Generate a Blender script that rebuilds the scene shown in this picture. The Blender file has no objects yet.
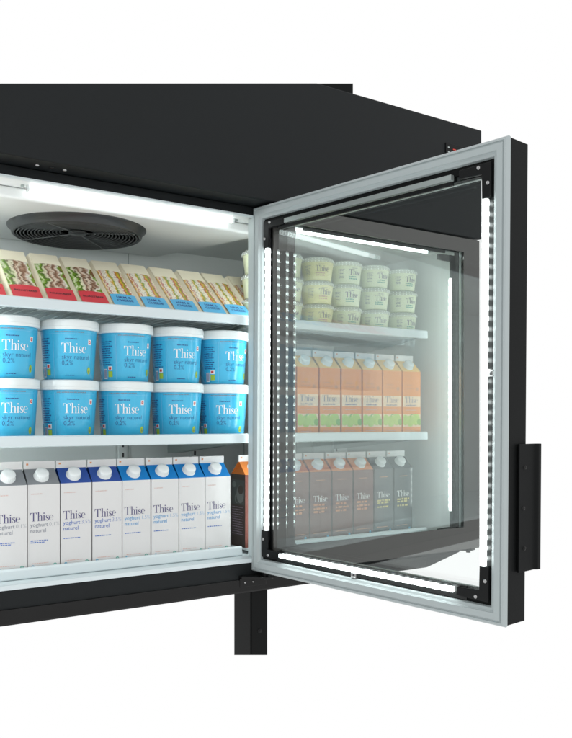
import bpy, math, random
from mathutils import Vector, Matrix
random.seed(11)
S = bpy.context.scene
COL = S.collection
PI = math.pi
ZB = 0.608            # height of the eye level above the foot of the leg

# ------------------------------------------------------------------ materials
def mat(name, col, rough=0.5, spec=0.5, metal=0.0, emit=None, es=0.0, coat=0.0, trans=0.0, alpha=1.0, var=0.0, vscale=40, bump=0.0, bscale=300, sss=0.0):
    m = bpy.data.materials.new(name); m.use_nodes = True
    nt = m.node_tree; b = nt.nodes['Principled BSDF']
    b.inputs['Base Color'].default_value = (*col, 1)
    b.inputs['Roughness'].default_value = rough
    b.inputs['Specular IOR Level'].default_value = spec
    b.inputs['Metallic'].default_value = metal
    b.inputs['Coat Weight'].default_value = coat
    b.inputs['Coat Roughness'].default_value = 0.1
    b.inputs['Transmission Weight'].default_value = trans
    b.inputs['Alpha'].default_value = alpha
    if sss:
        b.inputs['Subsurface Weight'].default_value = sss
        b.inputs['Subsurface Radius'].default_value = (0.01, 0.01, 0.01)
    if emit:
        b.inputs['Emission Color'].default_value = (*emit, 1)
        b.inputs['Emission Strength'].default_value = es
    tc = nt.nodes.new('ShaderNodeTexCoord')
    if var:
        n = nt.nodes.new('ShaderNodeTexNoise'); n.inputs['Scale'].default_value = vscale; n.inputs['Detail'].default_value = 4
        r = nt.nodes.new('ShaderNodeMapRange'); r.inputs['To Min'].default_value = 1-var; r.inputs['To Max'].default_value = 1+var
        h = nt.nodes.new('ShaderNodeHueSaturation'); h.inputs['Color'].default_value = (*col, 1)
        nt.links.new(tc.outputs['Object'], n.inputs['Vector'])
        nt.links.new(n.outputs['Fac'], r.inputs['Value']); nt.links.new(r.outputs['Result'], h.inputs['Value'])
        nt.links.new(h.outputs['Color'], b.inputs['Base Color'])
        r2 = nt.nodes.new('ShaderNodeMapRange'); r2.inputs['To Min'].default_value = max(0.02, rough*0.85); r2.inputs['To Max'].default_value = min(1, rough*1.15)
        nt.links.new(n.outputs['Fac'], r2.inputs['Value']); nt.links.new(r2.outputs['Result'], b.inputs['Roughness'])
    if bump:
        n2 = nt.nodes.new('ShaderNodeTexNoise'); n2.inputs['Scale'].default_value = bscale; n2.inputs['Detail'].default_value = 3
        bp = nt.nodes.new('ShaderNodeBump'); bp.inputs['Strength'].default_value = bump; bp.inputs['Distance'].default_value = 0.001
        nt.links.new(tc.outputs['Object'], n2.inputs['Vector'])
        nt.links.new(n2.outputs['Fac'], bp.inputs['Height']); nt.links.new(bp.outputs['Normal'], b.inputs['Normal'])
    return m

BLACK = mat('black_powder_coat', (0.0085, 0.0105, 0.0115), 0.5, 0.2, var=0.12, vscale=8, bump=0.15, bscale=900)
BLACK2 = mat('black_satin_plastic', (0.006, 0.0065, 0.007), 0.42, 0.18)
GLOSSBLACK = mat('black_gloss_trim', (0.008, 0.008, 0.008), 0.22, 0.25, var=0.2, vscale=15, bump=0.3, bscale=25)
GRILLE = mat('dark_grey_grille_plastic', (0.04, 0.042, 0.043), 0.3, 0.4)
SPOKE = mat('grey_spoke', (0.16, 0.165, 0.165), 0.35, 0.5)
MIRBLACK = mat('black_printed_glass', (0.010, 0.012, 0.012), 0.32, 0.35)
PRINT = mat('dark_bronze_glass_print', (0.05, 0.049, 0.046), 0.08, 0.8)
HARDBLACK = mat('black_leg_paint', (0.0045, 0.005, 0.005), 0.5, 0.12)
FACEEDGE = mat('black_door_edge', (0.006, 0.0068, 0.007), 0.55, 0.1, bump=0.2, bscale=700)
LINING = mat('white_lining', (0.78, 0.82, 0.81), 0.42, 0.4, var=0.03, vscale=6)
CEIL = mat('white_ceiling_plastic', (0.74, 0.76, 0.75), 0.45, 0.4, var=0.02, vscale=5)
SHELF = mat('white_shelf_enamel', (0.63, 0.705, 0.725), 0.3, 0.5, var=0.02, vscale=10)
MULL = mat('grey_white_post', (0.50, 0.56, 0.565), 0.35, 0.5)
GASKET = mat('grey_rubber_gasket', (0.395, 0.445, 0.45), 0.5, 0.35, var=0.03, vscale=30)
CHROME = mat('steel_screw', (0.42, 0.42, 0.42), 0.3, 0.5, metal=1.0)
ALU = mat('aluminium_channel', (0.42, 0.47, 0.46), 0.35, 0.5, metal=0.6)
PAPER = mat('white_carton_board', (0.64, 0.64, 0.635), 0.3, 0.5, var=0.015, vscale=20, coat=0.2, bump=0.5, bscale=22)
CAPW = mat('white_cap_plastic', (0.74, 0.78, 0.78), 0.35, 0.5, sss=0.1)
LIDW = mat('milky_lid_plastic', (0.74, 0.79, 0.79), 0.3, 0.5, sss=0.2)
CGREY = mat('grey_print', (0.20, 0.215, 0.23), 0.4, 0.5)
CNAVY = mat('royal_blue_print', (0.012, 0.06, 0.30), 0.35, 0.5, coat=0.2)
CSKY = mat('sky_blue_print', (0.0, 0.185, 0.52), 0.4, 0.35)
INKP = mat('violet_ink', (0.06, 0.05, 0.16), 0.5)
INKG = mat('grey_ink', (0.20, 0.22, 0.27), 0.5)
INKB = mat('mid_blue_ink', (0.05, 0.14, 0.46), 0.5)
INKS = mat('light_blue_ink', (0.05, 0.30, 0.60), 0.5)
INKPINK = mat('pink_ink', (0.62, 0.42, 0.38), 0.5)
INKGREEN = mat('green_ink', (0.06, 0.35, 0.28), 0.5)
INKCYAN = mat('cyan_ink', (0.02, 0.34, 0.55), 0.5)
INKDB = mat('deep_blue_ink', (0.02, 0.05, 0.22), 0.5)
INKW = mat('white_ink', (0.82, 0.82, 0.82), 0.5)
INKRED = mat('red_ink', (0.55, 0.05, 0.04), 0.5)
INKLIME = mat('lime_ink', (0.35, 0.50, 0.04), 0.5)
INKBLK = mat('dark_ink', (0.03, 0.03, 0.035), 0.5)
INKOR = mat('orange_ink', (0.60, 0.25, 0.10), 0.5)
INKYEL = mat('pale_yellow_ink', (0.62, 0.52, 0.16), 0.5)
SKYR = mat('cyan_tub_plastic', (0.05, 0.44, 0.69), 0.28, 0.5, var=0.03, vscale=12, coat=0.2)
SKYR2 = mat('cyan_tub_seam', (0.16, 0.50, 0.75), 0.3, 0.5)
CARD = mat('cream_card', (0.78, 0.73, 0.57), 0.55, 0.4, var=0.03, vscale=25)
REDL = mat('red_label', (0.56, 0.04, 0.055), 0.45, 0.5)
BLUEL = mat('blue_label', (0.09, 0.40, 0.66), 0.45, 0.5)
BROWN = mat('brown_carton_board', (0.13, 0.046, 0.036), 0.2, 0.5, coat=0.4, var=0.06, vscale=30)
SLATE = mat('slate_carton_board', (0.07, 0.075, 0.08), 0.2, 0.5, coat=0.4, var=0.05, vscale=30)
SLATETOP = mat('slate_carton_top', (0.035, 0.04, 0.05), 0.4, 0.5)
ORTOP = mat('orange_carton_top', (0.62, 0.19, 0.035), 0.4, 0.5)
ORANGE = mat('orange_carton_board', (0.78, 0.27, 0.05), 0.4, 0.5, var=0.05, vscale=25)
APRICOT = mat('apricot_carton_top', (0.84, 0.52, 0.15), 0.4, 0.5)
PEACH = mat('peach_band_print', (0.84, 0.62, 0.42), 0.5)
APPLE = mat('apple_green_print', (0.46, 0.60, 0.12), 0.5, var=0.25, vscale=150)
LEAFG = mat('pear_green_print', (0.24, 0.42, 0.06), 0.5)
INKMAUVE = mat('mauve_ink', (0.26, 0.20, 0.26), 0.5)
COFFEE = mat('coffee_print', (0.03, 0.018, 0.012), 0.4)
CUPG = mat('cup_grey_print', (0.13, 0.14, 0.135), 0.5, var=0.3, vscale=120)
POTG = mat('pale_green_pot', (0.76, 0.82, 0.60), 0.35, 0.5, var=0.04, vscale=30, sss=0.1)
POTY = mat('pale_yellow_pot', (0.84, 0.81, 0.44), 0.35, 0.5, var=0.04, vscale=30, sss=0.1)
POTLID = mat('clear_lid_plastic', (0.78, 0.83, 0.76), 0.15, 0.6, alpha=0.4)
REDLED = mat('red_display_digit', (0.2, 0.0, 0.0), 0.5, emit=(1.0, 0.12, 0.07), es=.35)

def glass(name, gain):
    m = bpy.data.materials.new(name); m.use_nodes = True
    nt = m.node_tree; nt.nodes.clear()
    out = nt.nodes.new('ShaderNodeOutputMaterial'); mix = nt.nodes.new('ShaderNodeMixShader')
    tr = nt.nodes.new('ShaderNodeBsdfTransparent'); tr.inputs['Color'].default_value = (0.993, 0.998, 0.996, 1)
    gl = nt.nodes.new('ShaderNodeBsdfGlossy'); gl.inputs['Roughness'].default_value = 0.0
    gl.inputs['Color'].default_value = (0.93, 1.0, 0.99, 1)
    # reflectance of a pane seen from either side: 0.04 + 0.96 (1 - cos)^5
    ge = nt.nodes.new('ShaderNodeNewGeometry'); dt = nt.nodes.new('ShaderNodeVectorMath'); dt.operation = 'DOT_PRODUCT'
    nt.links.new(ge.outputs['Normal'], dt.inputs[0]); nt.links.new(ge.outputs['Incoming'], dt.inputs[1])
    def mth(op, a, b):
        n = nt.nodes.new('ShaderNodeMath'); n.operation = op
        for i, q in enumerate((a, b)):
            if q is None: continue
            if isinstance(q, (int, float)): n.inputs[i].default_value = q
            else: nt.links.new(q, n.inputs[i])
        return n.outputs[0]
    fr = mth('ADD', mth('MULTIPLY', mth('POWER', mth('SUBTRACT', 1.0, mth('ABSOLUTE', dt.outputs['Value'], None)), 5.0), 0.96), 0.04)
    mu = nt.nodes.new('ShaderNodeMath'); mu.operation = 'MULTIPLY'; mu.inputs[1].default_value = gain; mu.use_clamp = True
    nt.links.new(fr, mu.inputs[0]); nt.links.new(mu.outputs[0], mix.inputs[0])
    nt.links.new(tr.outputs[0], mix.inputs[1]); nt.links.new(gl.outputs[0], mix.inputs[2])
    nt.links.new(mix.outputs[0], out.inputs[0])
    return m
GLASS = glass('coated_window_glass', 1.3)
GLASSB = glass('window_glass_back', 0.05)

def led(name, axis, base, peak, pitch):
    """a strip of separate bright diodes under a clear cover"""
    m = bpy.data.materials.new(name); m.use_nodes = True
    nt = m.node_tree; nt.nodes.clear()
    out = nt.nodes.new('ShaderNodeOutputMaterial'); em = nt.nodes.new('ShaderNodeEmission')
    em.inputs['Color'].default_value = (0.92, 1.0, 0.985, 1)
    tc = nt.nodes.new('ShaderNodeTexCoord'); sp = nt.nodes.new('ShaderNodeSeparateXYZ')
    nt.links.new(tc.outputs['Object'], sp.inputs[0])
    m1 = nt.nodes.new('ShaderNodeMath'); m1.operation = 'MULTIPLY'; m1.inputs[1].default_value = 2*PI/pitch
    cs = nt.nodes.new('ShaderNodeMath'); cs.operation = 'COSINE'
    mr = nt.nodes.new('ShaderNodeMapRange'); mr.inputs['From Min'].default_value = 0.0; mr.inputs['From Max'].default_value = 0.95
    mr.inputs['To Min'].default_value = base; mr.inputs['To Max'].default_value = peak
    nt.links.new(sp.outputs[axis], m1.inputs[0]); nt.links.new(m1.outputs[0], cs.inputs[0]); nt.links.new(cs.outputs[0], mr.inputs['Value'])
    nt.links.new(mr.outputs[0], em.inputs['Strength']); nt.links.new(em.outputs[0], out.inputs[0])
    return m
LEDZ = led('led_strip_upright', 2, 2.6, 17.0, 0.02)
LEDX = led('led_strip_level', 0, 2.6, 17.0, 0.02)
POSTFILL = led('added_post_glow', 2, 54.0, 92.0, 0.02); POSTFILL2 = led('added_centre_post_glow', 2, 8.0, 14.0, 0.02)  # glow for the added fill strips behind the posts
LEDX2 = led('led_strip_low', 0, 1.0, 4.0, 0.02)
TUBE = led('led_tube', 0, 4.0, 7.0, 0.012)

def filling(name, stops, nscale, amp, seeds):
    m = bpy.data.materials.new(name); m.use_nodes = True
    nt = m.node_tree; b = nt.nodes['Principled BSDF']; b.inputs['Roughness'].default_value = 0.35
    b.inputs['Coat Weight'].default_value = 0.6; b.inputs['Coat Roughness'].default_value = 0.08
    uv = nt.nodes.new('ShaderNodeUVMap'); sp = nt.nodes.new('ShaderNodeSeparateXYZ'); nt.links.new(uv.outputs[0], sp.inputs[0])
    oi = nt.nodes.new('ShaderNodeObjectInfo')
    vm = nt.nodes.new('ShaderNodeVectorMath'); vm.operation = 'ADD'
    vs = nt.nodes.new('ShaderNodeVectorMath'); vs.operation = 'SCALE'; vs.inputs[0].default_value = (13, 7, 3)
    nt.links.new(oi.outputs['Random'], vs.inputs['Scale'])
    nt.links.new(uv.outputs[0], vm.inputs[0]); nt.links.new(vs.outputs[0], vm.inputs[1])
    n = nt.nodes.new('ShaderNodeTexNoise'); n.inputs['Scale'].default_value = nscale; n.inputs['Detail'].default_value = 5
    nt.links.new(vm.outputs[0], n.inputs['Vector'])
    a = nt.nodes.new('ShaderNodeMath'); a.operation = 'MULTIPLY_ADD'; a.inputs[1].default_value = amp
    s0 = nt.nodes.new('ShaderNodeMath'); s0.operation = 'SUBTRACT'; s0.inputs[1].default_value = 0.5
    nt.links.new(n.outputs['Fac'], s0.inputs[0]); nt.links.new(s0.outputs[0], a.inputs[0]); nt.links.new(sp.outputs['X'], a.inputs[2])
    r = nt.nodes.new('ShaderNodeValToRGB'); r.color_ramp.interpolation = 'LINEAR'
    el = r.color_ramp.elements
    while len(el) > 1: el.remove(el[-1])
    el[0].position = stops[0][0]; el[0].color = (*stops[0][1], 1)
    for p, c in stops[1:]:
        e = el.new(p); e.color = (*c, 1)
    nt.links.new(a.outputs[0], r.inputs[0])
    v = nt.nodes.new('ShaderNodeTexVoronoi'); v.inputs['Scale'].default_value = seeds
    nt.links.new(vm.outputs[0], v.inputs['Vector'])
    lt = nt.nodes.new('ShaderNodeMath'); lt.operation = 'LESS_THAN'; lt.inputs[1].default_value = 0.22
    nt.links.new(v.outputs['Distance'], lt.inputs[0])
    n3 = nt.nodes.new('ShaderNodeTexNoise'); n3.inputs['Scale'].default_value = 30
    nt.links.new(vm.outputs[0], n3.inputs['Vector'])
    mixs = nt.nodes.new('ShaderNodeMix'); mixs.data_type = 'RGBA'; mixs.inputs[7].default_value = (0.10, 0.06, 0.025, 1)
    fs = nt.nodes.new('ShaderNodeMath'); fs.operation = 'MULTIPLY'; fs.inputs[1].default_value = 0.8
    nt.links.new(lt.outputs[0], fs.inputs[0]); nt.links.new(fs.outputs[0], mixs.inputs[0]); nt.links.new(r.outputs[0], mixs.inputs[6])
    hs = nt.nodes.new('ShaderNodeHueSaturation'); mr = nt.nodes.new('ShaderNodeMapRange'); mr.inputs['To Min'].default_value = 0.35; mr.inputs['To Max'].default_value = 1.5
    nt.links.new(n3.outputs['Fac'], mr.inputs['Value']); nt.links.new(mr.outputs[0], hs.inputs['Value']); nt.links.new(mixs.outputs[2], hs.inputs['Color'])
    nt.links.new(hs.outputs[0], b.inputs['Base Color'])
    return m
W_ = (0.78, 0.72, 0.58); PK = (0.50, 0.10, 0.07); YE = (0.74, 0.44, 0.05); GR = (0.20, 0.36, 0.03); BR = (0.20, 0.09, 0.045); DG = (0.06, 0.12, 0.015)
HAM = filling('ham_cheese_layers', [(0.0, (0.62, 0.50, 0.26)), (0.06, W_), (0.11, PK), (0.16, YE), (0.21, W_), (0.25, PK), (0.29, W_), (0.42, (0.82, 0.78, 0.66)),
    (0.47, YE), (0.52, GR), (0.57, W_), (0.70, (0.82, 0.77, 0.64)), (0.74, PK), (0.79, YE), (0.84, GR), (0.88, PK), (0.93, W_), (1.0, (0.60, 0.44, 0.22))], 7, 0.26, 15)
BEEF = filling('roast_beef_layers', [(0.0, DG), (0.10, GR), (0.17, (0.68, 0.70, 0.50)), (0.23, GR), (0.30, DG), (0.36, (0.66, 0.66, 0.42)), (0.42, (0.72, 0.66, 0.52)),
    (0.50, BR), (0.56, (0.50, 0.34, 0.24)), (0.62, (0.72, 0.62, 0.50)), (0.70, BR), (0.78, (0.46, 0.30, 0.22)), (0.86, (0.78, 0.74, 0.66)), (0.93, GR), (1.0, BR)], 3.2, 0.75, 5)

# ------------------------------------------------------------------ mesh builder
class MB:
    def __init__(s): s.v = []; s.f = []; s.m = []; s.sm = []; s.mats = []; s.uv = {}
    def mi(s, m):
        if m not in s.mats: s.mats.append(m)
        return s.mats.index(m)
    def face(s, pts, m, smooth=False, uv=None):
        i = len(s.v); s.v += [tuple(p) for p in pts]; s.f.append(list(range(i, i+len(pts)))); s.m.append(s.mi(m)); s.sm.append(smooth)
        if uv: s.uv[len(s.f)-1] = uv
    def raw(s, verts, faces, m, smooth=False):
        i = len(s.v); s.v += [tuple(p) for p in verts]; k = s.mi(m)
        for f in faces: s.f.append([i+j for j in f]); s.m.append(k); s.sm.append(smooth)
    def box(s, x0, x1, y0, y1, z0, z1, m):
        v = [(x, y, z) for x in (x0, x1) for y in (y0, y1) for z in (z0, z1)]
        s.raw(v, [(0,1,3,2),(4,6,7,5),(0,4,5,1),(2,3,7,6),(0,2,6,4),(1,5,7,3)], m)
    def prism(s, pts, a, b, m, axis='z'):
        """polygon (2-D) swept from a to b along an axis"""
        def P(p, t): return {'z': (p[0], p[1], t), 'y': (p[0], t, p[1]), 'x': (t, p[0], p[1])}[axis]
        n = len(pts); v = [P(p, a) for p in pts] + [P(p, b) for p in pts]
        s.raw(v, [list(range(n))[::-1], list(range(n, 2*n))] + [(i, (i+1) % n, n+(i+1) % n, n+i) for i in range(n)], m)
    def lathe(s, prof, m, n=48, c=(0, 0, 0), M=None, smooth=True):
        v = []; c = Vector(c)
        for r, z in prof:
            for k in range(n):
                a = 2*PI*k/n; p = Vector((r*math.cos(a), r*math.sin(a), z))
                if M is not None: p = M @ p
                v.append(tuple(p+c))
        f = []
        for j in range(len(prof)-1):
            for k in range(n): f.append((j*n+k, j*n+(k+1) % n, (j+1)*n+(k+1) % n, (j+1)*n+k))
        s.raw(v, f, m, smooth)
        if prof[0][0] > 1e-5: s.raw(v[:n], [list(range(n))[::-1]], m)
        if prof[-1][0] > 1e-5: s.raw(v[-n:], [list(range(n))], m)
    def tube(s, p, q, r, m, n=12):
        p = Vector(p); q = Vector(q); d = q-p; M = d.to_track_quat('Z', 'Y').to_matrix()
        s.lathe([(r, 0), (r, d.length)], m, n, p, M)
    def torus(s, R, r, m, c, n=72, k=8, sq=1.0):
        v = []; f = []
        for i in range(n):
            a = 2*PI*i/n
            for j in range(k):
                b = 2*PI*j/k; rr = R+r*math.cos(b)
                v.append((c[0]+rr*math.cos(a), c[1]+rr*math.sin(a), c[2]+r*sq*math.sin(b)))
        for i in range(n):
            for j in range(k): f.append((i*k+j, ((i+1) % n)*k+j, ((i+1) % n)*k+(j+1) % k, i*k+(j+1) % k))
        s.raw(v, f, m, True)
    def ring(s, x0, x1, z0, z1, prof, m, closed=True, top=1.0):
        """mitred picture-frame: profile points (inset, y)"""
        v = []
        for o, y in prof: v += [(x0+o, y, z0+o), (x1-o, y, z0+o), (x1-o, y, z1-o*top), (x0+o, y, z1-o*top)]
        n = len(prof); f = []
        for j in range(n if closed else n-1):
            k = (j+1) % n
            for i in range(4): f.append((j*4+i, j*4+(i+1) % 4, k*4+(i+1) % 4, k*4+i))
        s.raw(v, f, m)
    def art(s, polys, fn, m, lift0=0.0003):
        """2-D polygons laid on a surface; fn(x, y, lift) -> 3-D"""
        for i, pl in enumerate(polys): s.face([fn(x, y, lift0+0.00003*(i % 6)) for x, y in pl], m)
    def build(s, name, parent=None, loc=(0, 0, 0), bevel=0.0, seg=2):
        me = bpy.data.meshes.new(name); me.from_pydata(s.v, [], s.f)
        for m in s.mats: me.materials.append(m)
        me.polygons.foreach_set('material_index', s.m); me.polygons.foreach_set('use_smooth', s.sm)
        if s.uv:
            ul = me.uv_layers.new(name='UVMap')
            for fi, uvs in s.uv.items():
                for li, uvv in zip(me.polygons[fi].loop_indices, uvs): ul.data[li].uv = uvv
        me.update()
        o = bpy.data.objects.new(name, me); COL.objects.link(o); o.location = loc
        if parent: o.parent = parent
        if bevel:
            b = o.modifiers.new('bevel', 'BEVEL'); b.width = bevel; b.segments = seg; b.limit_method = 'ANGLE'
        return o

def thing(name, label, cat, loc=(0, 0, 0), rz=0, group=None):
    o = bpy.data.objects.new(name, None); COL.objects.link(o); o.empty_display_size = 0.05
    o.location = loc; o.rotation_euler = (0, 0, rz); o['label'] = label; o['category'] = cat
    if group: o['group'] = group
    return o
def dup(root, label, loc, rz=0):
    r = root.copy(); COL.objects.link(r); r.location = loc; r.rotation_euler = (0, 0, rz); r['label'] = label
    for ch in list(root.children):
        c = ch.copy(); COL.objects.link(c); c.parent = r
        for g in list(ch.children):
            d = g.copy(); COL.objects.link(d); d.parent = c
    return r

# ------------------------------------------------------------------ lettering
def text_polys(txt, size, align='LEFT', weight=0.0):
    cu = bpy.data.curves.new('t', 'FONT'); cu.body = txt; cu.size = size; cu.align_x = align; cu.resolution_u = 3; cu.offset = weight
    o = bpy.data.objects.new('t', cu); COL.objects.link(o)
    dg = bpy.context.evaluated_depsgraph_get(); me = o.evaluated_get(dg).to_mesh()
    polys = [[(me.vertices[i].co.x, me.vertices[i].co.y) for i in p.vertices] for p in me.polygons]
    o.evaluated_get(dg).to_mesh_clear(); bpy.data.objects.remove(o); bpy.data.curves.remove(cu)
    return polys
def stroke(path):
    """variable width stroke: (x, y, width)"""
    L = []; R = []
    for i, (x, y, w) in enumerate(path):
        a = path[max(0, i-1)]; b = path[min(len(path)-1, i+1)]
        dx, dy = b[0]-a[0], b[1]-a[1]; l = math.hypot(dx, dy) or 1
        L.append((x-dy/l*w/2, y+dx/l*w/2)); R.append((x+dy/l*w/2, y-dx/l*w/2))
    return [[L[i], R[i], R[i+1], L[i+1]] for i in range(len(path)-1)]
def rect(x0, y0, x1, y1): return [(x0, y0), (x1, y0), (x1, y1), (x0, y1)]
def ell(cx, cy, rx, ry, n=18): return [(cx+rx*math.cos(2*PI*k/n), cy+ry*math.sin(2*PI*k/n)) for k in range(n)]
def wordmark(h):
    """high-contrast roman letters T h i s e, cap height h"""
    P = []
    # T
    P += [rect(.25, .022, .345, .675), rect(.02, .675, .575, .70), rect(.155, 0, .44, .022)]
    P += [[(.02, .675), (.02, .50), (.04, .50), (.075, .63), (.13, .675)], [(.575, .675), (.465, .675), (.52, .63), (.555, .50), (.575, .50)]]
    # h
    x = .60
    P += [rect(x+.07, .022, x+.155, .735), rect(x, .715, x+.07, .735), rect(x, 0, x+.215, .022)]
    P += stroke([(x+.155, .36, .02), (x+.19, .415, .025), (x+.25, .45, .035), (x+.315, .45, .05), (x+.355, .41, .075), (x+.368, .34, .085), (x+.368, .2, .085), (x+.368, .022, .085)])
    P += [rect(x+.27, 0, x+.44, .022)]
    # i
    x = 1.07
    P += [rect(x+.06, .022, x+.145, .46), rect(x, .44, x+.06, .46), rect(x, 0, x+.2, .022), ell(x+.10, .625, .055, .055, 14)]
    # s
    x = 1.31
    P += stroke([(x+.025, .15, .02), (x+.035, .06, .03), (x+.08, .02, .028), (x+.145, .012, .03), (x+.21, .03, .045), (x+.24, .09, .07), (x+.21, .165, .085),
                 (x+.14, .215, .095), (x+.07, .27, .085), (x+.045, .345, .065), (x+.075, .42, .042), (x+.135, .45, .028), (x+.19, .44, .026), (x+.225, .40, .03), (x+.24, .33, .018)])
    # e
    x = 1.60
    pts = []
    for k in range(24):
        a = math.radians(2+k*(318/23)); c = math.cos(a); wgt = .018+.075*max(0, -c)**1.5+.05*max(0, c)**2*(1 if a < PI/2 else 0)
        pts.append((x+.185+.15*c, .228+.225*math.sin(a), wgt))
    P += stroke(pts); P += [rect(x+.08, .235, x+.345, .257)]
    k = h/.70
    return [[(a*k, b*k) for a, b in p] for p in P], 1.97*k
def fine_lines(x0, x1, ys, h, rng, dash=0.006):
    """rows of print too small to read: short dashes"""
    out = []
    for y in ys:
        x = x0; end = x0+(x1-x0)*rng.uniform(.75, 1)
        while x < end:
            l = rng.uniform(.4, 1.3)*dash; out.append(rect(x, y, min(x+l, end), y+h*rng.uniform(.75, 1.1))); x += l+dash*.28
    return out

# ------------------------------------------------------------------ camera, world
cam = bpy.data.cameras.new('camera'); co = bpy.data.objects.new('camera', cam); COL.objects.link(co)
co.location = (-1.114, -1.770, ZB); co.rotation_euler = (PI/2, 0, -math.radians(34.4))
cam.sensor_fit = 'HORIZONTAL'; cam.sensor_width = 36; cam.lens = 820/572*36; cam.shift_y = 51/572; cam.clip_start = .05; cam.clip_end = 100
S.camera = co
w = bpy.data.worlds.new('World'); S.world = w; w.use_nodes = True
w.node_tree.nodes['Background'].inputs[0].default_value = (1, 1, 1, 1); w.node_tree.nodes['Background'].inputs[1].default_value = 1.0
S.view_settings.view_transform = 'Standard'; S.view_settings.look = 'None'; S.view_settings.exposure = 0; S.view_settings.gamma = 1
ar = bpy.data.lights.new('added_front_fill', 'AREA'); ar.shape = 'RECTANGLE'; ar.size = 1.6; ar.size_y = 1.4; ar.energy = 8  # added area lamp, a fill to brighten the fronts
ao = bpy.data.objects.new('added_front_fill', ar); COL.objects.link(ao); ao.location = (-1.9, -3.0, 1.3)
ao.rotation_euler = (Vector((-.2, .1, .5))-ao.location).to_track_quat('-Z', 'Y').to_euler()
S.cycles.use_denoising = True; S.cycles.transparent_max_bounces = 48; S.cycles.max_bounces = 14; S.cycles.glossy_bounces = 8
S.cycles.sample_clamp_indirect = 6

# ------------------------------------------------------------------ the fridge
F = thing('display_fridge', 'black two bay display fridge with its left glass door swung open', 'fridge', (0, 0, ZB))
XL, XR = -2.4, .766  # empty left stretch added out of view for the door glass to reflect
b = MB()
b.box(XL, XL+.045, 0, .60, -.437, .5415, BLACK)                 # left wall
b.box(.722, XR-.002, 0, .60, -.363, .5415, BLACK)             # right wall
b.box(XL+.045, .722, .525, .60, -.363, .5415, BLACK)            # back
b.box(XL+.045, .722, 0, .525, .5205, .5415, BLACK)              # top
b.prism([(XL+.045, -.437), (.609, -.437), (.744, -.404), (.744, -.363), (XL+.045, -.363)], 0.002, .60, BLACK, 'y')
b.build('cabinet_shell', F, bevel=.0015)
zh = lambda x: .411*(.565*(x+1.114)+.825*1.703)
xh = (.871/.411-.825*1.703)/.565-1.114                        # where the sloping top meets the level one
b = MB(); b.prism([(XL-.002, .543), (XR, .543), (XR, .871), (xh, .871), (-.68, zh(-.68)), (-.70, .871), (XL-.002, .871)], -.067, .605, BLACK, 'y')  # unseen left part raised again to keep the glass reflection dark
hd = b.build('header_panel', F, bevel=.003)
for x in (-.565, -.505):
    c = MB(); c.lathe([(.0045, 0), (.004, -.002), (.0, -.0026)], CHROME, 14); c.build('screw', hd, (x, -.03, .5424))
b = MB(); b.lathe([(.006, 0), (.005, -.0015), (0, -.002)], BLACK2, 14); b.build('plug', hd, (-.534, -.03, .5424))
# raised housing above the header, its top sloping
zt = lambda x: .411*(.565*(x+1.114)+1.460)
b = MB(); b.prism([(-.1, .75), (.326, .75), (.326, zt(.326)), (-.1, zt(-.1))], .004, .45, FACEEDGE, 'y')
b.build('top_housing', F)
# inner lining
b = MB()
x0, x1, y0, y1, z0, z1 = XL+.0455, .7215, .003, .5245, -.352, .520
b.face([(x0, y1, z0), (x1, y1, z0), (x1, y1, z1), (x0, y1, z1)], LINING)
b.face([(x0, y0, z0), (x0, y1, z0), (x0, y1, z1), (x0, y0, z1)], LINING)
b.face([(x1, y0, z0), (x1, y0, z1), (x1, y1, z1), (x1, y1, z0)], LINING)
b.face([(x0, y0, z1), (x1, y0, z1), (x1, y1, z1), (x0, y1, z1)], CEIL)
b.box(x0, x1, 0.0, y1, -.362, z0, SHELF)
b.box(x0, x1, -.0015, .012, .517, .5202, SHELF)
b.build('interior_lining', F)
# seams of the back panel and slotted shelf uprights
b = MB()
for x in (-.116, .29, .36, .43, .50, .57): b.box(x-.0012, x+.0012, .523, .5244, -.35, .519, ALU)
b.build('back_panel_rib', F)
for x in (-.14, -.70, .10, .66):
    b = MB(); b.box(x-.012, x+.012, .508, .5195, -.34, .22, LINING)
    for k in range(17): b.box(x-.003, x+.003, .5065, .5078, -.32+k*.03, -.307+k*.03, INKBLK)
    b.build('shelf_upright', F)
# fan housing
b = MB(); b.prism([(-.74, .078), (.075, .078), (.063, .13), (-.034, .505), (-.74, .505)], .493, .5195, CEIL)
b.build('fan_housing', F, bevel=.007, seg=4)
fc = (-.363, .277)
b = MB()
b.lathe([(.1745, 0), (.1735, -.003), (.166, -.004), (.163, -.019), (.159, -.022), (.155, -.020), (.154, -.003)], GRILLE, 96, (0, 0, 0))
b.lathe([(.1545, -.003), (.05, -.002), (0, -.002)], HARDBLACK, 64)
for k in range(13): 
    R = .150-k*.0088; b.torus(R, .0019, GRILLE, (0, 0, -.019+k*.0008), 80, 6, 1.6)
for k in range(4):
    a = 2*PI*k/4+.75; b.tube((.018*math.cos(a), .018*math.sin(a), -.014), (.157*math.cos(a), .157*math.sin(a), -.0215), .0011, SPOKE, 8)
b.lathe([(.024, -.010), (.022, -.015), (.0, -.016)], GRILLE, 40)
b.build('fan_grille', F, (fc[0], fc[1], .493))
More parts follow.
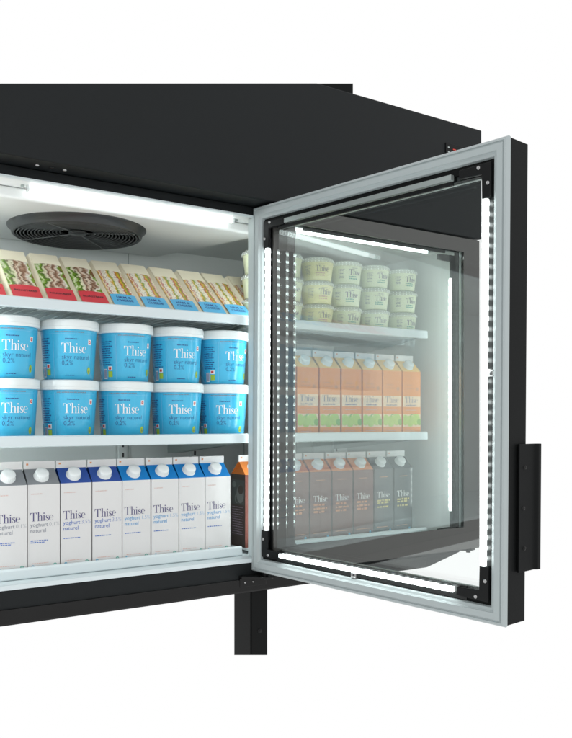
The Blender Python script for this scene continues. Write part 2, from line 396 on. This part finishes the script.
# tubes
for xa, xb in ((-.557, -.034), (.15, .655)):
    b = MB()
    b.prism([(.049, .5195), (.0480, .5125), (.0505, .509), (.054, .508), (.0575, .509), (.0600, .5125), (.059, .5195)], xa, xb, TUBE, 'x')
    t = b.build('light_tube', F)
    for xx, sgn in ((xa, -1), (xb, 1)):
        c = MB(); c.box(min(xx, xx+sgn*.004), max(xx, xx+sgn*.004), .0475, .0605, .5075, .5193, CAPW); c.tube((xx+sgn*.004, .054, .511), (xx+sgn*.012, .054, .515), .0015, CHROME, 8)
        c.box(min(xx+sgn*.010, xx+sgn*.017), max(xx+sgn*.010, xx+sgn*.017), .052, .057, .5145, .5193, ALU); c.build('tube_clip', t)
# centre post between the bays
b = MB(); b.box(-.80, -.745, .001, .038, -.3515, .517, MULL); b.build('centre_post', F, bevel=.002)
b = MB(); b.box(.0, .055, .001, .012, -.3515, .517, MULL); b.box(.004, .051, .012, .038, -.3515, .519, MULL)
b.build('centre_post', F, bevel=.002)
for x in (.0275, -.772):
    b = MB(); b.box(x-.008, x+.008, .0385, .0435, -.33, .47, POSTFILL if x < 0 else POSTFILL2); b.build('added_post_fill', F)  # unseen glowing strips added behind the posts to brighten the shelves
# shelves
def shelf_mat():
    m = mat('ribbed_shelf_steel', (0.68, 0.75, 0.76), .4, .5)
    nt = m.node_tree; wv = nt.nodes.new('ShaderNodeTexWave'); wv.inputs['Scale'].default_value = 55; tc = nt.nodes.new('ShaderNodeTexCoord')
    bp = nt.nodes.new('ShaderNodeBump'); bp.inputs['Strength'].default_value = .7; bp.inputs['Distance'].default_value = .003
    nt.links.new(tc.outputs['Object'], wv.inputs['Vector']); nt.links.new(wv.outputs['Fac'], bp.inputs['Height']); nt.links.new(bp.outputs['Normal'], nt.nodes['Principled BSDF'].inputs['Normal'])
    return m
RIB = shelf_mat()
SH1, SH2, FL = .262, -.046, -.338
for (xa, xb) in ((-.770, .014), (.022, .655)):
    for zs in (SH1, SH2):
        b = MB(); b.box(xa, xb, .061, .47, zs-.008, zs, RIB)
        for k in range(30):
            xx = xa+.02+k*(xb-xa-.04)/29; b.box(xx-.002, xx+.002, .07, .46, zs-.0105, zs-.0085, RIB)
        sh = b.build('shelf', F)
        c = MB(); c.prism([(.050, zs-.014), (.048, zs-.012), (.049, zs+.008), (.053, zs+.011), (.060, zs+.011), (.0605, zs-.014)], xa, xb, SHELF, 'x'); c.build('front_rail', sh, bevel=.001)
        for xx in (xa+.004, xb-.012):
            d = MB(); d.prism([(.066, zs-.0085), (.50, zs-.0085), (.50, zs-.055), (.43, zs-.05), (.12, zs-.018)], xx, xx+.003, ALU, 'x'); d.build('bracket', sh)
    b = MB(); b.box(xa, xb-(.02 if xa == -.77 else 0), .061, .47, FL-.006, FL, RIB)
    tr = b.build('bottom_tray', F)
    c = MB(); c.prism([(.050, -.3515), (.0475, -.349), (.049, -.331), (.053, -.327), (.060, -.327), (.0605, -.3515)], xa, xb-(.02 if xa == -.77 else 0), SHELF, 'x'); c.build('front_rail', tr, bevel=.001)
# bottom trim and leg
b = MB(); b.prism([(0.0015, -.402), (-.002, -.4025), (-.003, -.432), (-.001, -.4365), (0.0015, -.4365)], XL, .600, GLOSSBLACK, 'x'); b.build('bottom_trim', F, bevel=.001)
b = MB()
zl = lambda x, y: -.2866*(.565*(x+1.114)+.825*(y+1.770))     # slanting cut at the foot of the leg
def post(xa, xb, ya, yb, up):
    q = [(xa, ya), (xb, ya), (xb, yb), (xa, yb)]
    b.raw([(x, y, zl(x, y)+up) for x, y in q]+[(x, y, -.4375) for x, y in q], [(3, 2, 1, 0), (4, 5, 6, 7), (0, 1, 5, 4), (1, 2, 6, 5), (2, 3, 7, 6), (3, 0, 4, 7)], HARDBLACK)
post(.0, .053, .02, .10, 0); post(.004, .030, .0185, .0198, .002)
lg = b.build('support_leg', F, bevel=.002)
c = MB(); c.lathe([(.0065, 0), (.006, -.001), (0, -.0012)], BLACK2, 20, M=Matrix.Rotation(-PI/2, 3, 'X')); c.build('hole_plug', lg, (.028, .0182, -.545))
# hinges
def hinge(x, z, d):
    b = MB(); b.prism([(x-.045, .004), (x-.045, -.012), (x-.012, -.05), (x+.02, -.056), (x+.034, -.04), (x+.034, .004)], z-.006, z, GLOSSBLACK)
    b.tube((x+.01, -.035, z), (x+.01, -.035, z+.012), .007, BLACK2); b.box(x-.045, x+.034, -.004, .0, z-.03, z-.006, GLOSSBLACK)
    h = b.build('hinge', F, bevel=.0015)
    for k in (-.03, -.006, .016):
        c = MB(); c.lathe([(.0026, 0), (.002, .0014), (0, .0018)], CHROME, 12, M=Matrix.Rotation(PI/2, 3, 'X')); c.build('screw', h, (x+k, -.0045, z-.018+.006*(k > 0)))
hinge(-.0, -.392, 0)
b = MB(); b.prism([(.69, .0), (.70, -.03), (.735, -.056), (.757, -.05), (.757, 0)], -.392, -.386, BLACK2); b.tube((.742, -.035, -.40), (.742, -.035, -.384), .007, BLACK2); b.build('hinge', F, bevel=.001)
# control display
b = MB(); b.box(.612, .70, -.0705, -.0672, .752, .805, BLACK2)
cd = b.build('control_display', F, bevel=.001)
b = MB()
for p0, p1 in [((.640, .788), (.652, .791)), ((.640, .776), (.652, .779)), ((.640, .764), (.652, .767)), ((.651, .779), (.654, .788)), ((.638, .767), (.641, .776)),
               ((.660, .788), (.672, .791)), ((.660, .776), (.672, .779)), ((.660, .764), (.672, .767)), ((.671, .779), (.674, .788)), ((.658, .767), (.661, .776))]:
    b.box(p0[0], p1[0], -.0715, -.0707, p0[1], p1[1], REDLED)
b.build('display_digit', cd)
for z in (.79, .777, .764):
    b = MB(); b.box(.619, .625, -.0716, -.0707, z, z+.004, ALU); b.build('button', cd)

# ---- doors.  local x from the hinge to the handle side, y to the outside, z up
DW, DZ0, DZ1 = .742, -.383, .538
def make_door(open_door):
    TH = .073 if open_door else .062
    b = MB()
    # deep black frame, hollow in the middle
    b.ring(0, DW, DZ0, DZ1, [(.001, .012), (.001, TH), (.047, TH), (.047, .0125)], FACEEDGE, True, 1 if open_door else .6)
    if open_door: b.ring(.046, DW-.046, DZ0+.046, DZ1-.046, [(0, .048), (0, .058), (.004, .058), (.004, .048)], BLACK2)
    else: b.ring(.0005, DW-.0005, DZ0+.0005, DZ1-.0005, [(0, TH+.0005), (0, TH+.004), (.066, TH+.004), (.066, TH+.0005)], PRINT, True, .62)
    d = b.build('door', F)
    g = MB()
    g.ring(0, DW, DZ0, DZ1, [(.000, .0125), (-.0008, .006), (.002, .001), (.006, .0), (.007, .0025), (.009, .0028), (.010, .0), (.0225, .0), (.0235, .002), (.026, .0045), (.031, .006), (.033, .0125)], GASKET, True)
    g.build('gasket', d)
    for yy in ((.019, .034, .047) if open_door else (.019, .036, .058)):
        p = MB(); xa, xb, za, zb = .0475, DW-.0475, DZ0+.0475, DZ1-(.0475 if open_door else .0285)
        p.face([(xa, yy, za), (xb, yy, za), (xb, yy, zb), (xa, yy, zb)], GLASS)
        p.face([(xa, yy+.003, za), (xb, yy+.003, za), (xb, yy+.003, zb), (xa, yy+.003, zb)], GLASSB)
        p.build('glass_pane', d)
    # spacer bars at the pane edges
    sb = MB()
    for ya, yb in ((.0225, .0335), (.0375, .0465)): sb.ring(.0472, DW-.0472, DZ0+.0472, DZ1-(.0472 if open_door else .0283), [(.0, ya), (.0, yb), (.010, yb), (.010, ya)], BLACK2 if ya < .03 else ALU, True, 1 if open_door else .4)
    sb.build('pane_spacer', d)
    # light strips: both sides and the bottom; a dark channel along the top
    e = .052
    for xs in (e+.004, DW-e-.004+.008):
        s = MB(); sg = 1 if xs < .3 else -1; s.box(min(xs-sg*.017, xs-sg*.004), max(xs-sg*.017, xs-sg*.004), .010, .0135, -.30, .455, MIRBLACK); s.box(xs-.003, xs+.003, .009, .0135, -.30, .455, BLACK2)
        st = s.build('light_strip', d)
        s = MB(); s.prism([(xs-.004, .0088), (xs-.0054, .006), (xs-.0054, .001), (xs-.004, -.002), (xs+.004, -.002), (xs+.0054, .001), (xs+.0054, .006), (xs+.004, .0088)], -.275, .428, LEDZ); s.build('diffuser', st)
    s = MB(); zz = DZ0+(e if open_door else .038); s.box(.09, DW-.09, .0092, .0135, zz-.017, zz+.010, MIRBLACK); st = s.build('light_strip', d)
    s = MB(); s.prism([(.0088, zz-.004), (.006, zz-.0054), (.001, zz-.0054), (-.002, zz-.004), (-.002, zz+.004), (.001, zz+.0054), (.006, zz+.0054), (.0088, zz+.004)], .108, DW-.118, LEDX if open_door else LEDX2, 'x'); s.build('diffuser', st)
    s = MB(); zz = DZ1-(e if open_door else .024); s.box(.09, DW-.13, .004, .0135, zz-.004, zz+.007, ALU); s.box(.09, DW-.13, .008, .0135, zz-.014, zz-.006, BLACK2); s.build('light_channel', d)
    for (cx, sx) in ((e, 1), (DW-e+.004, -1)):
        for (cz, sz) in ((DZ0+e, 1), (DZ1-e, -1)):
            c = MB()
            c.prism([(cx-sx*.012, cz-sz*.012), (cx+sx*.062, cz-sz*.010), (cx+sx*.062, cz+sz*.007), (cx+sx*.009, cz+sz*.009), (cx+sx*.008, cz+sz*.056), (cx-sx*.012, cz+sz*.056)][::sx*sz], .0015, .0095, BLACK2, 'y')
            cc = c.build('corner_cap', d, bevel=.0015)
    for (x, z) in ((.064, DZ0+.047), (.045, DZ0+.085), (.064, DZ1-.047), (.045, DZ1-.085), (DW-.064, DZ0+.047), (DW-.0425, DZ0+.080), (DW-.064, DZ1-.047), (DW-.0425, DZ1-.080)):
        c = MB(); c.lathe([(.0040, -.009), (.0040, 0), (.0033, .0015), (.0016, .0018), (.0014, .001), (0, .0008)], CHROME, 16, M=Matrix.Rotation(PI/2, 3, 'X')); c.build('screw', d, (x, .0012, z))
    for (x, z, hor) in ((DW*.5-.02, DZ0+.040, 1), (DW-.036, .095, 0)):
        c = MB(); c.box(x-.008, x+.008, .006, .012, z-.007, z+.007, CHROME)
        for k in (-1, 1): c.box(x-.006, x+.006, .0045, .0058, z+k*.0045-.001, z+k*.0045+.001, CAPW)
        c.box(x-.001, x+.001, .0045, .0057, z-.003, z+.003, INKBLK); c.build('strip_clip', d)
    # handle plate on the swinging edge
    if not open_door: return d
    h = MB(); h.prism([(DW+.0005, .042), (DW+.006, .040), (DW+.006, .094), (DW+.011, .100), (DW+.011, .110), (DW+.005, .110), (DW+.0005, .098)], -.285, -.040, FACEEDGE)
    hh = h.build('handle', d, bevel=.001)
    for k, z in enumerate((-.085, -.163, -.240)):
        c = MB(); c.lathe([(.0045, 0), (.0035, .0022), (0, .0028)], GLOSSBLACK, 14, M=Matrix.Rotation(PI/2, 3, 'Y')); c.build('screw', hh, (DW+.006, .060-.004*(k == 1), z))
    return d
d1 = make_door(True); d1.rotation_euler = (0, math.radians(.45), math.radians(-82.3)); d1.location = (-.008, 0, 0); d1['label'] = 'open glass door'
d2 = make_door(False)
# the closed door hinges on the right: local x runs to the left
d2.location = (.762, .0, 0); d2.scale = (1, 1, 1); d2.rotation_euler = (0, 0, PI); d2.location = (.756, -.001, 0); d2['label'] = 'closed glass door'
# rotation by PI puts local y (outside) towards -y and the handle at the left

# ------------------------------------------------------------------ cartons
def carton(name, label, cat, group, body, top, art_fn, loc, fin=PAPER, side_fn=None):
    t = thing(name, label, cat, loc, 0, group)
    W, D, H = .0725, .0725, .193
    b = MB()
    b.face([(0, 0, 0), (W, 0, 0), (W, 0, H), (0, 0, H)], body); b.face([(W, 0, 0), (W, D, 0), (W, D, H), (W, 0, H)], body)
    b.face([(0, D, 0), (0, 0, 0), (0, 0, H), (0, D, H)], body); b.face([(W, D, 0), (0, D, 0), (0, D, H), (W, D, H)], body)
    b.face([(0, 0, 0), (0, D, 0), (W, D, 0), (W, 0, 0)], body)
    rz = H+.034; c = D/2; i = .0015
    b.face([(0, 0, H), (W, 0, H), (W-i, c-.002, rz), (i, c-.002, rz)], top)
    b.face([(W, D, H), (0, D, H), (i, c+.002, rz), (W-i, c+.002, rz)], top)
    for s, e in ((0, 1), (W, -1)):
        ap = (s+e*.017, c, rz-.004)
        b.face([(s, 0, H), (s+e*i, c-.002, rz), ap], top); b.face([(s, D, H), ap, (s+e*i, c+.002, rz)], top); b.face([(s, 0, H), ap, (s, D, H)], top)
    b.box(i-.001, W-i+.001, c-.0025, c+.0025, rz-.0005, rz+.017, fin)
    b.art([rect(.006, 0, .011, .004)], lambda x, y, l: (x, c-.0025-l, rz+.008+y), INKOR)
    front = lambda x, y, l: (x, -l, y)
    art_fn(b, front)
    if side_fn: side_fn(b, lambda x, y, l: (-l, D-x, y))
    b.build('carton_body', t)
    # screw cap on the front slope
    M = Matrix.Rotation(math.atan2(.034, c), 3, 'X')
    k = MB(); k.lathe([(.0172, -.001), (.0172, .002), (.0148, .003), (.0150, .013), (.0138, .0148), (.006, .0152), (0, .0150)], CAPW, 32, M=M)
    for q in range(24):
        a = 2*PI*q/24; p0 = M @ Vector((.0150*math.cos(a), .0150*math.sin(a), .0035)); p1 = M @ Vector((.0150*math.cos(a), .0150*math.sin(a), .0125)); k.tube(p0, p1, .0006, CAPW, 5)
    k.build('screw_cap', t, (W*.48, c*.46, H+.0165))
    return t
WM, WMW = wordmark(.0175)
def shift(P, dx, dy, k=1.0): return [[(x*k+dx, y*k+dy) for x, y in p] for p in P]
def yog(ink2, pct):
    def f(b, fr):
        rng = random.Random(pct)
        b.art(shift(WM, .0045, .111, 1.08), fr, INKP)
        b.art(shift(text_polys('yoghurt', .0128), .0050, .0985), fr, ink2); b.art(shift(text_polys(pct, .0125, weight=-.00025), .0478, .0985), fr, ink2 if ink2 is INKB else INKG if ink2 is INKG else INKS)
        b.art(shift(text_polys('naturel', .0128), .0050, .0855), fr, ink2)
        b.art(fine_lines(.006, .054, (.066,), .0022, rng, .005), fr, INKB)
        b.art(fine_lines(.006, .040, (.062,) if ink2 is INKG else (), .0022, rng, .005), fr, INKB)
        b.art(fine_lines(.007, .036, (.171,), .0018, rng, .004), fr, INKPINK)
        b.art(fine_lines(.010, .058, (.0155,), .0018, rng, .004), fr, INKPINK)
        b.art([ell(.0615, .010, .0042, .0042)], fr, INKGREEN); b.art([rect(.0585, .0095, .0645, .0105), rect(.0595, .0115, .0635, .0122)], fr, INKW, .0006)
        b.art([ell(.011, .009, .0038, .0038)], fr, INKCYAN); b.art([rect(.0103, .0065, .0118, .0115)], fr, INKW, .0006)
    return f
CZ = ZB+FL; CY = .064
cx0 = -.6305; pit = .0750
grp = 'white yoghurt cartons on the bottom shelf'
spec = [('grey', CGREY, INKG, '0,1%'), ('blue', CNAVY, INKB, '3,5%'), ('sky', CSKY, INKS, '1,5%')]
src = {}
lab = ['white yoghurt carton with grey top, cut off by the left edge of the photo',
       'whole white yoghurt carton with grey top beside the royal blue pair',
       'white yoghurt carton with royal blue top right beside a grey topped one',
       'white yoghurt carton with royal blue top right beside a sky blue topped one',
       'white yoghurt carton with sky blue top right beside a royal blue topped one',
       'second sky blue topped white yoghurt carton right of the royal blue pair',
       'third sky blue topped white carton, second from the end of its row',
       'sky blue topped white carton ending its row, beside the brown carton']
for i in range(8):
    k = 0 if i < 2 else 1 if i < 4 else 2
    loc = (cx0+i*pit, CY+random.uniform(-.001, .001), CZ); rz = random.uniform(-.012, .012)
    if k not in src: src[k] = carton('yoghurt_carton', lab[i], 'carton', grp, PAPER, spec[k][1], yog(spec[k][2], spec[k][3]), loc); src[k].rotation_euler.z = rz
    else: dup(src[k], lab[i], loc, rz)
# brown and slate cartons, bottom of the right bay
def dark_art(ink, seed):
    def f(b, fr):
        rng = random.Random(seed)
        b.art(shift(WM, .010, .108, 1.0), fr, INKW)
        b.art(fine_lines(.011, .060, (.097, .087, .077) if seed == 1 else (.097, .090, .078), .0055, rng, .012), fr, ink)
        b.art(fine_lines(.020, .055, (.168,), .002, rng, .004), fr, INKOR)
        b.art(fine_lines(.010, .06, (.02,), .002, rng, .004), fr, INKOR)
        b.art([ell(.061, .010, .004, .004)], fr, INKCYAN)
    return f
def side_art(b, fr):
    rng = random.Random(5)
    b.art([rect(.001, .001, .0715, .192)], fr, mat('dark_side_print', (.042, .027, .022), .4, .4), .0001)
    b.art([rect(.004, .112, .068, .178)], fr, mat('slate_photo_print', (.05, .055, .05), .5, var=.4, vscale=60), .0002)
    b.art([ell(.047, .140, .019, .024, 24)], fr, CUPG, .0005); b.art([ell(.050, .152, .0135, .012, 24)], fr, COFFEE, .0008)
    b.art(stroke([(.032+.010*math.cos(a), .128+.011*math.sin(a), .0035) for a in [math.radians(60+20*q) for q in range(12)]]), fr, CUPG, .0011)
    b.art([ell(.016, .165, .010, .008, 20)], fr, CUPG, .0005)
    b.art(fine_lines(.006, .066, [.104-.0065*q for q in range(12)], .0022, rng, .005), fr, INKMAUVE)
grp2 = 'dark milk drink cartons in the right bay'
dl = ['brown carton with orange top seen past the last white carton, cup picture on its side',
      'brown carton with orange top behind the dark door post, left of the glass',
      'brown carton with orange top half hidden by the reflected light dots',
      'orange topped brown carton next to the left edge of the clear glass',
      'brown carton with orange top in the middle of the row behind glass',
      'brown carton with orange top right beside the slate grey pair',
      'slate grey carton with dark top between a brown and a slate carton',
      'slate grey carton with dark top at the right end of its row']
dsrc = {}
for i in range(8):
    k = 0 if i < 6 else 1; loc = (.621-.078*(8-i)+.003+(.021 if i == 0 else .008 if i == 1 else 0), .078, CZ)
    if k not in dsrc: dsrc[k] = carton('milk_drink_carton', dl[i], 'carton', grp2, (BROWN, SLATE)[k], (ORTOP, SLATETOP)[k], dark_art((INKOR, INKYEL)[k], 1+k), loc, PAPER, side_art)
    else: dup(dsrc[k], dl[i], loc)
# orange cartons, middle of the right bay
def juice_art(b, fr):
    rng = random.Random(9)
    b.art([rect(.0005, .086, .072, .118)], fr, PEACH, .0002)
    b.art(shift(WM, .008, .098, 1.05), fr, INKMAUVE, .0006)
    b.art(fine_lines(.012, .060, (.089,), .0035, rng, .006), fr, INKMAUVE, .0006)
    b.art([rect(.0005, .026, .072, .064)], fr, PEACH, .0002)
    for j, (x, y, r) in enumerate(((.010, .046, .0145), (.030, .043, .0155), (.052, .048, .0165), (.066, .040, .009))): b.art([[(min(max(px, .001), .0715), min(max(py, .0265), .0635)) for px, py in ell(x, y, r, r*1.1, 24)]], fr, APPLE if j % 3 else LEAFG if j == 3 else APPLE, .0005+.0003*j)
    b.art(stroke([(.028, .052, .001), (.032, .062, .004), (.040, .063, .002)]), fr, LEAFG, .0018)
    b.art([ell(.058, .140, .006, .006)], fr, INKOR); b.art(fine_lines(.012, .05, (.150, .140), .003, rng, .006), fr, INKOR)
    b.art(fine_lines(.012, .06, (.014, .075), .002, rng, .005), fr, INKPINK)
jl = ['orange fruit carton far left of its row, behind the dark door post', 'second orange fruit carton of its row, behind the reflected light dots',
      'orange fruit carton at the left edge of the clear glass, partly covered by light dots', 'orange fruit carton third from the left of those in clear view',
      'orange fruit carton at the middle of the row behind the glass', 'orange fruit carton next to the end of its row', 'orange fruit carton ending its row beside the white side wall']
js = None
for i in range(7):
    loc = (.651-.078*(7-i)+.003, .074, ZB+SH2)
    if js is None: js = carton('fruit_drink_carton', jl[i], 'carton', 'orange fruit cartons on the middle shelf', ORANGE, APRICOT, juice_art, loc)
    else: dup(js, jl[i], loc, random.uniform(-.01, .01))

# ------------------------------------------------------------------ skyr tubs
def tub(label, loc, rz):
    t = thing('dairy_tub', label, 'tub', loc, rz, 'blue dairy tubs stacked on the middle shelf')
    H, R0, R1 = .122, .0575, .0655
    rad = lambda z: R0+(R1-R0)*min(1, max(0, z/H))
    b = MB(); b.lathe([(R0-.004, 0), (R0, .003), (R1, H), (R1-.001, H+.004), (0, H+.004)], SKYR, 72)
    # wrap: s measured along the skin from the middle of the front, -y is the front
    def wrap(x, y, l): a = -PI/2+x/R1; r = rad(y)+l+.0001; return (r*math.cos(a), r*math.sin(a), y)
    def arc(x0, x1, y0, y1): 
        n = max(1, int((x1-x0)/.006)); return [[(x0+(x1-x0)*k/n, y0), (x0+(x1-x0)*(k+1)/n, y0), (x0+(x1-x0)*(k+1)/n, y1), (x0+(x1-x0)*k/n, y1)] for k in range(n)]
    rng = random.Random(3)
    for x in (-.042, .062): b.art(arc(x, x+.0012, .004, H-.012), wrap, SKYR2, .0003)
    b.art(arc(-.2, .2, H-.0165, H-.0158), wrap, SKYR2, .0003)
    b.art(fine_lines(-.036, .05, (H-.013,), .0022, rng, .004), wrap, INKG)
    b.art(fine_lines(-.012, .018, (H-.029,), .0022, rng, .004), wrap, INKDB)
    b.art(shift(WM, -.022, .062, 1.28), wrap, INKW)
    b.art(shift(text_polys('skyr naturel', .0150, weight=-.0002), -.021, .047), wrap, INKDB)
    b.art(shift(text_polys('0,2%', .0150, weight=-.0002), -.021, .0335), wrap, INKDB)
    b.art(arc(.046, .056, .082, .094), wrap, INKW, .0004); b.art([ell(.051, .088, .0034, .004)], wrap, INKRED, .0008); b.art([ell(.051, .0885, .0015, .0018, 10)], wrap, INKW, .0012)
    b.art([ell(.053, .022, .0055, .0085)], wrap, INKLIME, .0004); b.art(stroke([(.0515, .018, .0012), (.053, .026, .0012), (.0545, .018, .0012)]), wrap, INKDB, .0008)
    b.art(fine_lines(-.012, .016, (.009,), .0018, rng, .004), wrap, INKDB)
    # left panel: rows of small print, barcode
    b.art(fine_lines(-.086, -.052, [.094-.0055*k for k in range(11)], .0022, rng, .005), wrap, INKDB)
    b.art(arc(-.082, -.070, .006, .030), wrap, INKW, .0004)
    for k in range(9): b.art([rect(-.081+k*.0012, .008, -.0805+k*.0012, .028)], wrap, INKDB, .0008)
    b.art(arc(-.066, -.053, .026, .036), wrap, INKW, .0004); b.art(arc(-.064, -.056, .028, .034), wrap, INKRED, .0008); b.art(arc(-.066, -.053, .010, .024), wrap, INKLIME, .0004)
    b.build('tub_body', t)
    k = MB()
    k.lathe([(R1+.0012, H-.006), (R1+.0042, H-.0065), (R1+.0050, H-.004), (R1+.0048, H+.013), (R1+.0030, H+.0165), (R1-.001, H+.0172), (R1-.003, H+.0150), (R1-.008, H+.0125), (0, H+.0120)], LIDW, 72)
    k.torus(R1+.0046, .0009, LIDW, (0, 0, H+.0008), 72, 6)
    k.build('lid', t)
    return t
tubx = [-.580, -.438, -.296, -.154, -.017]
turnU = [.12, .05, .30, .22, .46]; turnL = [.10, .12, -.05, .02, .06]
tsrc = None
pos = ['at the left edge of the photo', 'second from the left edge of the photo', 'in the middle of the five', 'second in line from the fridge post', 'ending its row beside the fridge post']
tl = ['%s tub with white lid, %s']
for i, x in enumerate(tubx):
    for j, (zz, tn, w_) in enumerate(((0, turnL, 'lower row blue'), (.1395, turnU, 'upper row blue'))):
        # face roughly the photographer
        ang = math.atan2(-(x+1.114), 1.9)
        label = '%s tub with white lid, %s' % (w_, pos[i]); loc = (x, .132, ZB+SH2+zz)
        if tsrc is None: tsrc = tub(label, loc, ang+tn[i])
        else: dup(tsrc, label, loc, ang+tn[i])

# ------------------------------------------------------------------ sandwiches
def sandwich(label, loc, kind):
    W, D, H = .0775, .166, .142
    t = thing('sandwich_pack', label, 'sandwich', loc, 0, 'wedge sandwich packs on the top shelf')
    L = math.hypot(D, H); ny, nz = -H/L, D/L
    fr = lambda x, s, l: (x, D*s+ny*l, H*s+nz*l)
    b = MB()
    ch = .0105; a0 = fr(0, .06, -.011); a1 = fr(0, .985, -.011)
    b.face([(ch, 0, 0), (W, 0, 0), (W, D, H), (ch, D, H)], CARD); b.face([a0, (ch, 0, 0), (ch, D, H), a1], CARD)
    b.face([a0, a1, (0, D, 0)], CARD); b.face([(0, D, 0), a1, (ch, D, H), (W, D, H), (W, D, 0)], CARD); b.face([(W, 0, 0), (W, D, 0), (W, D, H)], CARD)
    b.face([(0, D, 0), (W, D, 0), (W, 0, 0), (ch, 0, 0), a0], CARD)
    # card top flap, slightly proud and wider
    b.face([fr(ch-.0005, .76, .0022), fr(W, .76, .0022), fr(W, 1.0, .0022), fr(ch-.0005, 1.0, .0022)], CARD)
    n = 14; top = [(ch+(W-ch-.002)*k/n, .77+.028*math.sin(PI*k/n)) for k in range(n+1)]
    win = [(ch, .17), (W-.002, .17)] + top[::-1]
    b.build('card_wedge', t)
    k = MB(); k.face([fr(x, s, .003) for x, s in win], kind[0], uv=[(x/W, (s-.17)/.63*1.6) for x, s in win])
    k.build('window', t)
    k = MB(); k.prism([(0, 0)]*3, 0, 0, kind[1]) if False else None
    lab_ = [(ch, .005), (W-.0005, .005)]+[(W-.0005-(W-ch-.001)*q/10, .275+.022*math.sin(PI*q/10)) for q in range(11)]
    k.face([fr(x, s, .0045) for x, s in lab_], kind[1])
    k.face([fr(ch, .005, .0045), fr(W-.0005, .005, .0045), (W-.0005, -.003, .0005), (ch, -.003, .0005)], kind[1])
    lines = kind[2]
    for q, tx in enumerate(lines):
        pl = text_polys(tx, .0125 if len(lines) == 2 else .0100, 'CENTER', .0002); y0 = .170 if len(lines) == 1 else .205-.062*q
        k.art([[(x+(W+ch)/2, y0+y/L) for x, y in p] for p in pl], lambda x, s, l: fr(x, s, .0045+l), INKBLK if kind[1] is REDL else INKDB)
    k.build('label', t)
    return t
KB = (BEEF, REDL, ['ROASTBEEF']); KH = (HAM, BLUEL, ['HAM &', 'CHEESE'])
sl = ['red labelled roast beef sandwich wedge cut off by the left edge of the photo', 'red labelled roast beef sandwich wedge, first one wholly in view',
      'red labelled roast beef sandwich wedge between two other red labelled ones', 'red labelled roast beef sandwich wedge touching the first blue labelled one',
      'blue labelled ham and cheese wedge touching the last red labelled one', 'second of the blue labelled ham and cheese wedges from the red ones',
      'third of the blue labelled ham and cheese wedges from the red ones', 'fourth of the blue labelled wedges, third from the post',
      'blue labelled ham and cheese wedge next to the one beside the post', 'blue labelled ham and cheese wedge partly hidden by the fridge post']
ss = {}
for i in range(10):
    k = 0 if i < 4 else 1; loc = (-.677+.0801*i, .064+random.uniform(-.002, .002), ZB+SH1+.0005); 
    if k not in ss: ss[k] = sandwich(sl[i], loc, (KB, KH)[k])
    else: dup(ss[k], sl[i], loc, random.uniform(-.02, .02))

# ------------------------------------------------------------------ dessert pots
def pot(label, loc, rz, m):
    t = thing('dessert_pot', label, 'pot', loc, rz, 'stacked dessert pots on the top shelf of the right bay')
    b = MB(); R0, R1, H = .039, .0465, .052
    b.lathe([(R0-.003, .002), (R0, 0), (R0+.001, .003), (R1, H), (R1+.0015, H+.001), (R1+.0015, H+.003), (0, H+.003)], m, 48)
    def wrap(x, y, l): a = -PI/2+x/R1; r = R0+.001+(R1-R0-.001)*y/H+l+.0001; return (r*math.cos(a), r*math.sin(a), y)
    rng = random.Random(4)
    b.art(shift(WM, -.015, .026, .88), wrap, INKP); b.art(fine_lines(-.014, .022, (.019, .013), .003, rng, .005), wrap, INKPINK if m is POTY else INKGREEN)
    b.art(fine_lines(-.006, .014, (.044,), .0015, rng, .003), wrap, INKG); b.art(fine_lines(-.048, -.028, [.04-.004*k for k in range(7)], .0016, rng, .004), wrap, INKG)
    b.build('pot_cup', t)
    k = MB(); k.lathe([(R1+.0030, H-.001), (R1+.0036, H+.003), (R1+.0030, H+.0055), (R1+.0005, H+.0065), (R1-.001, H+.0115), (R1-.004, H+.0125), (R1-.006, H+.0085), (0, H+.008)], POTLID, 48)
    for q in range(30):
        a = 2*PI*q/30; k.tube(((R1+.0032)*math.cos(a), (R1+.0032)*math.sin(a), H-.0005), ((R1+.0005)*math.cos(a), (R1+.0005)*math.sin(a), H+.008), .0012, CAPW, 5)
    k.build('lid', t)
    return t
ps = {}
cols = [.090, .175, .284, .388, .497, .606]
cn = ['seen past the sandwiches through the open bay', 'hidden behind the dark door post', 'in the stack at the left edge of the clear glass', 'in the second clear stack from the left',
      'in the stack next to the end one', 'in the end stack beside the white side wall']
tn = ['bottom', 'middle', 'top']
for i, x in enumerate(cols):
    for j in range(3):
        k = 1 if i == 2 else 0
        ang = math.atan2(-(x+1.114), 1.9)+[.55, .3, .35, .45, .55, .75][i]+random.uniform(-.15, .1)
        loc = (x+random.uniform(-.002, .002), .115, ZB+SH1+.0655*j); label = '%s pale %s dessert pot %s' % (tn[j], ('green', 'yellow')[k], cn[i])
        if k not in ps: ps[k] = pot(label, loc, ang, (POTG, POTY)[k])
        else: dup(ps[k], label, loc, ang)
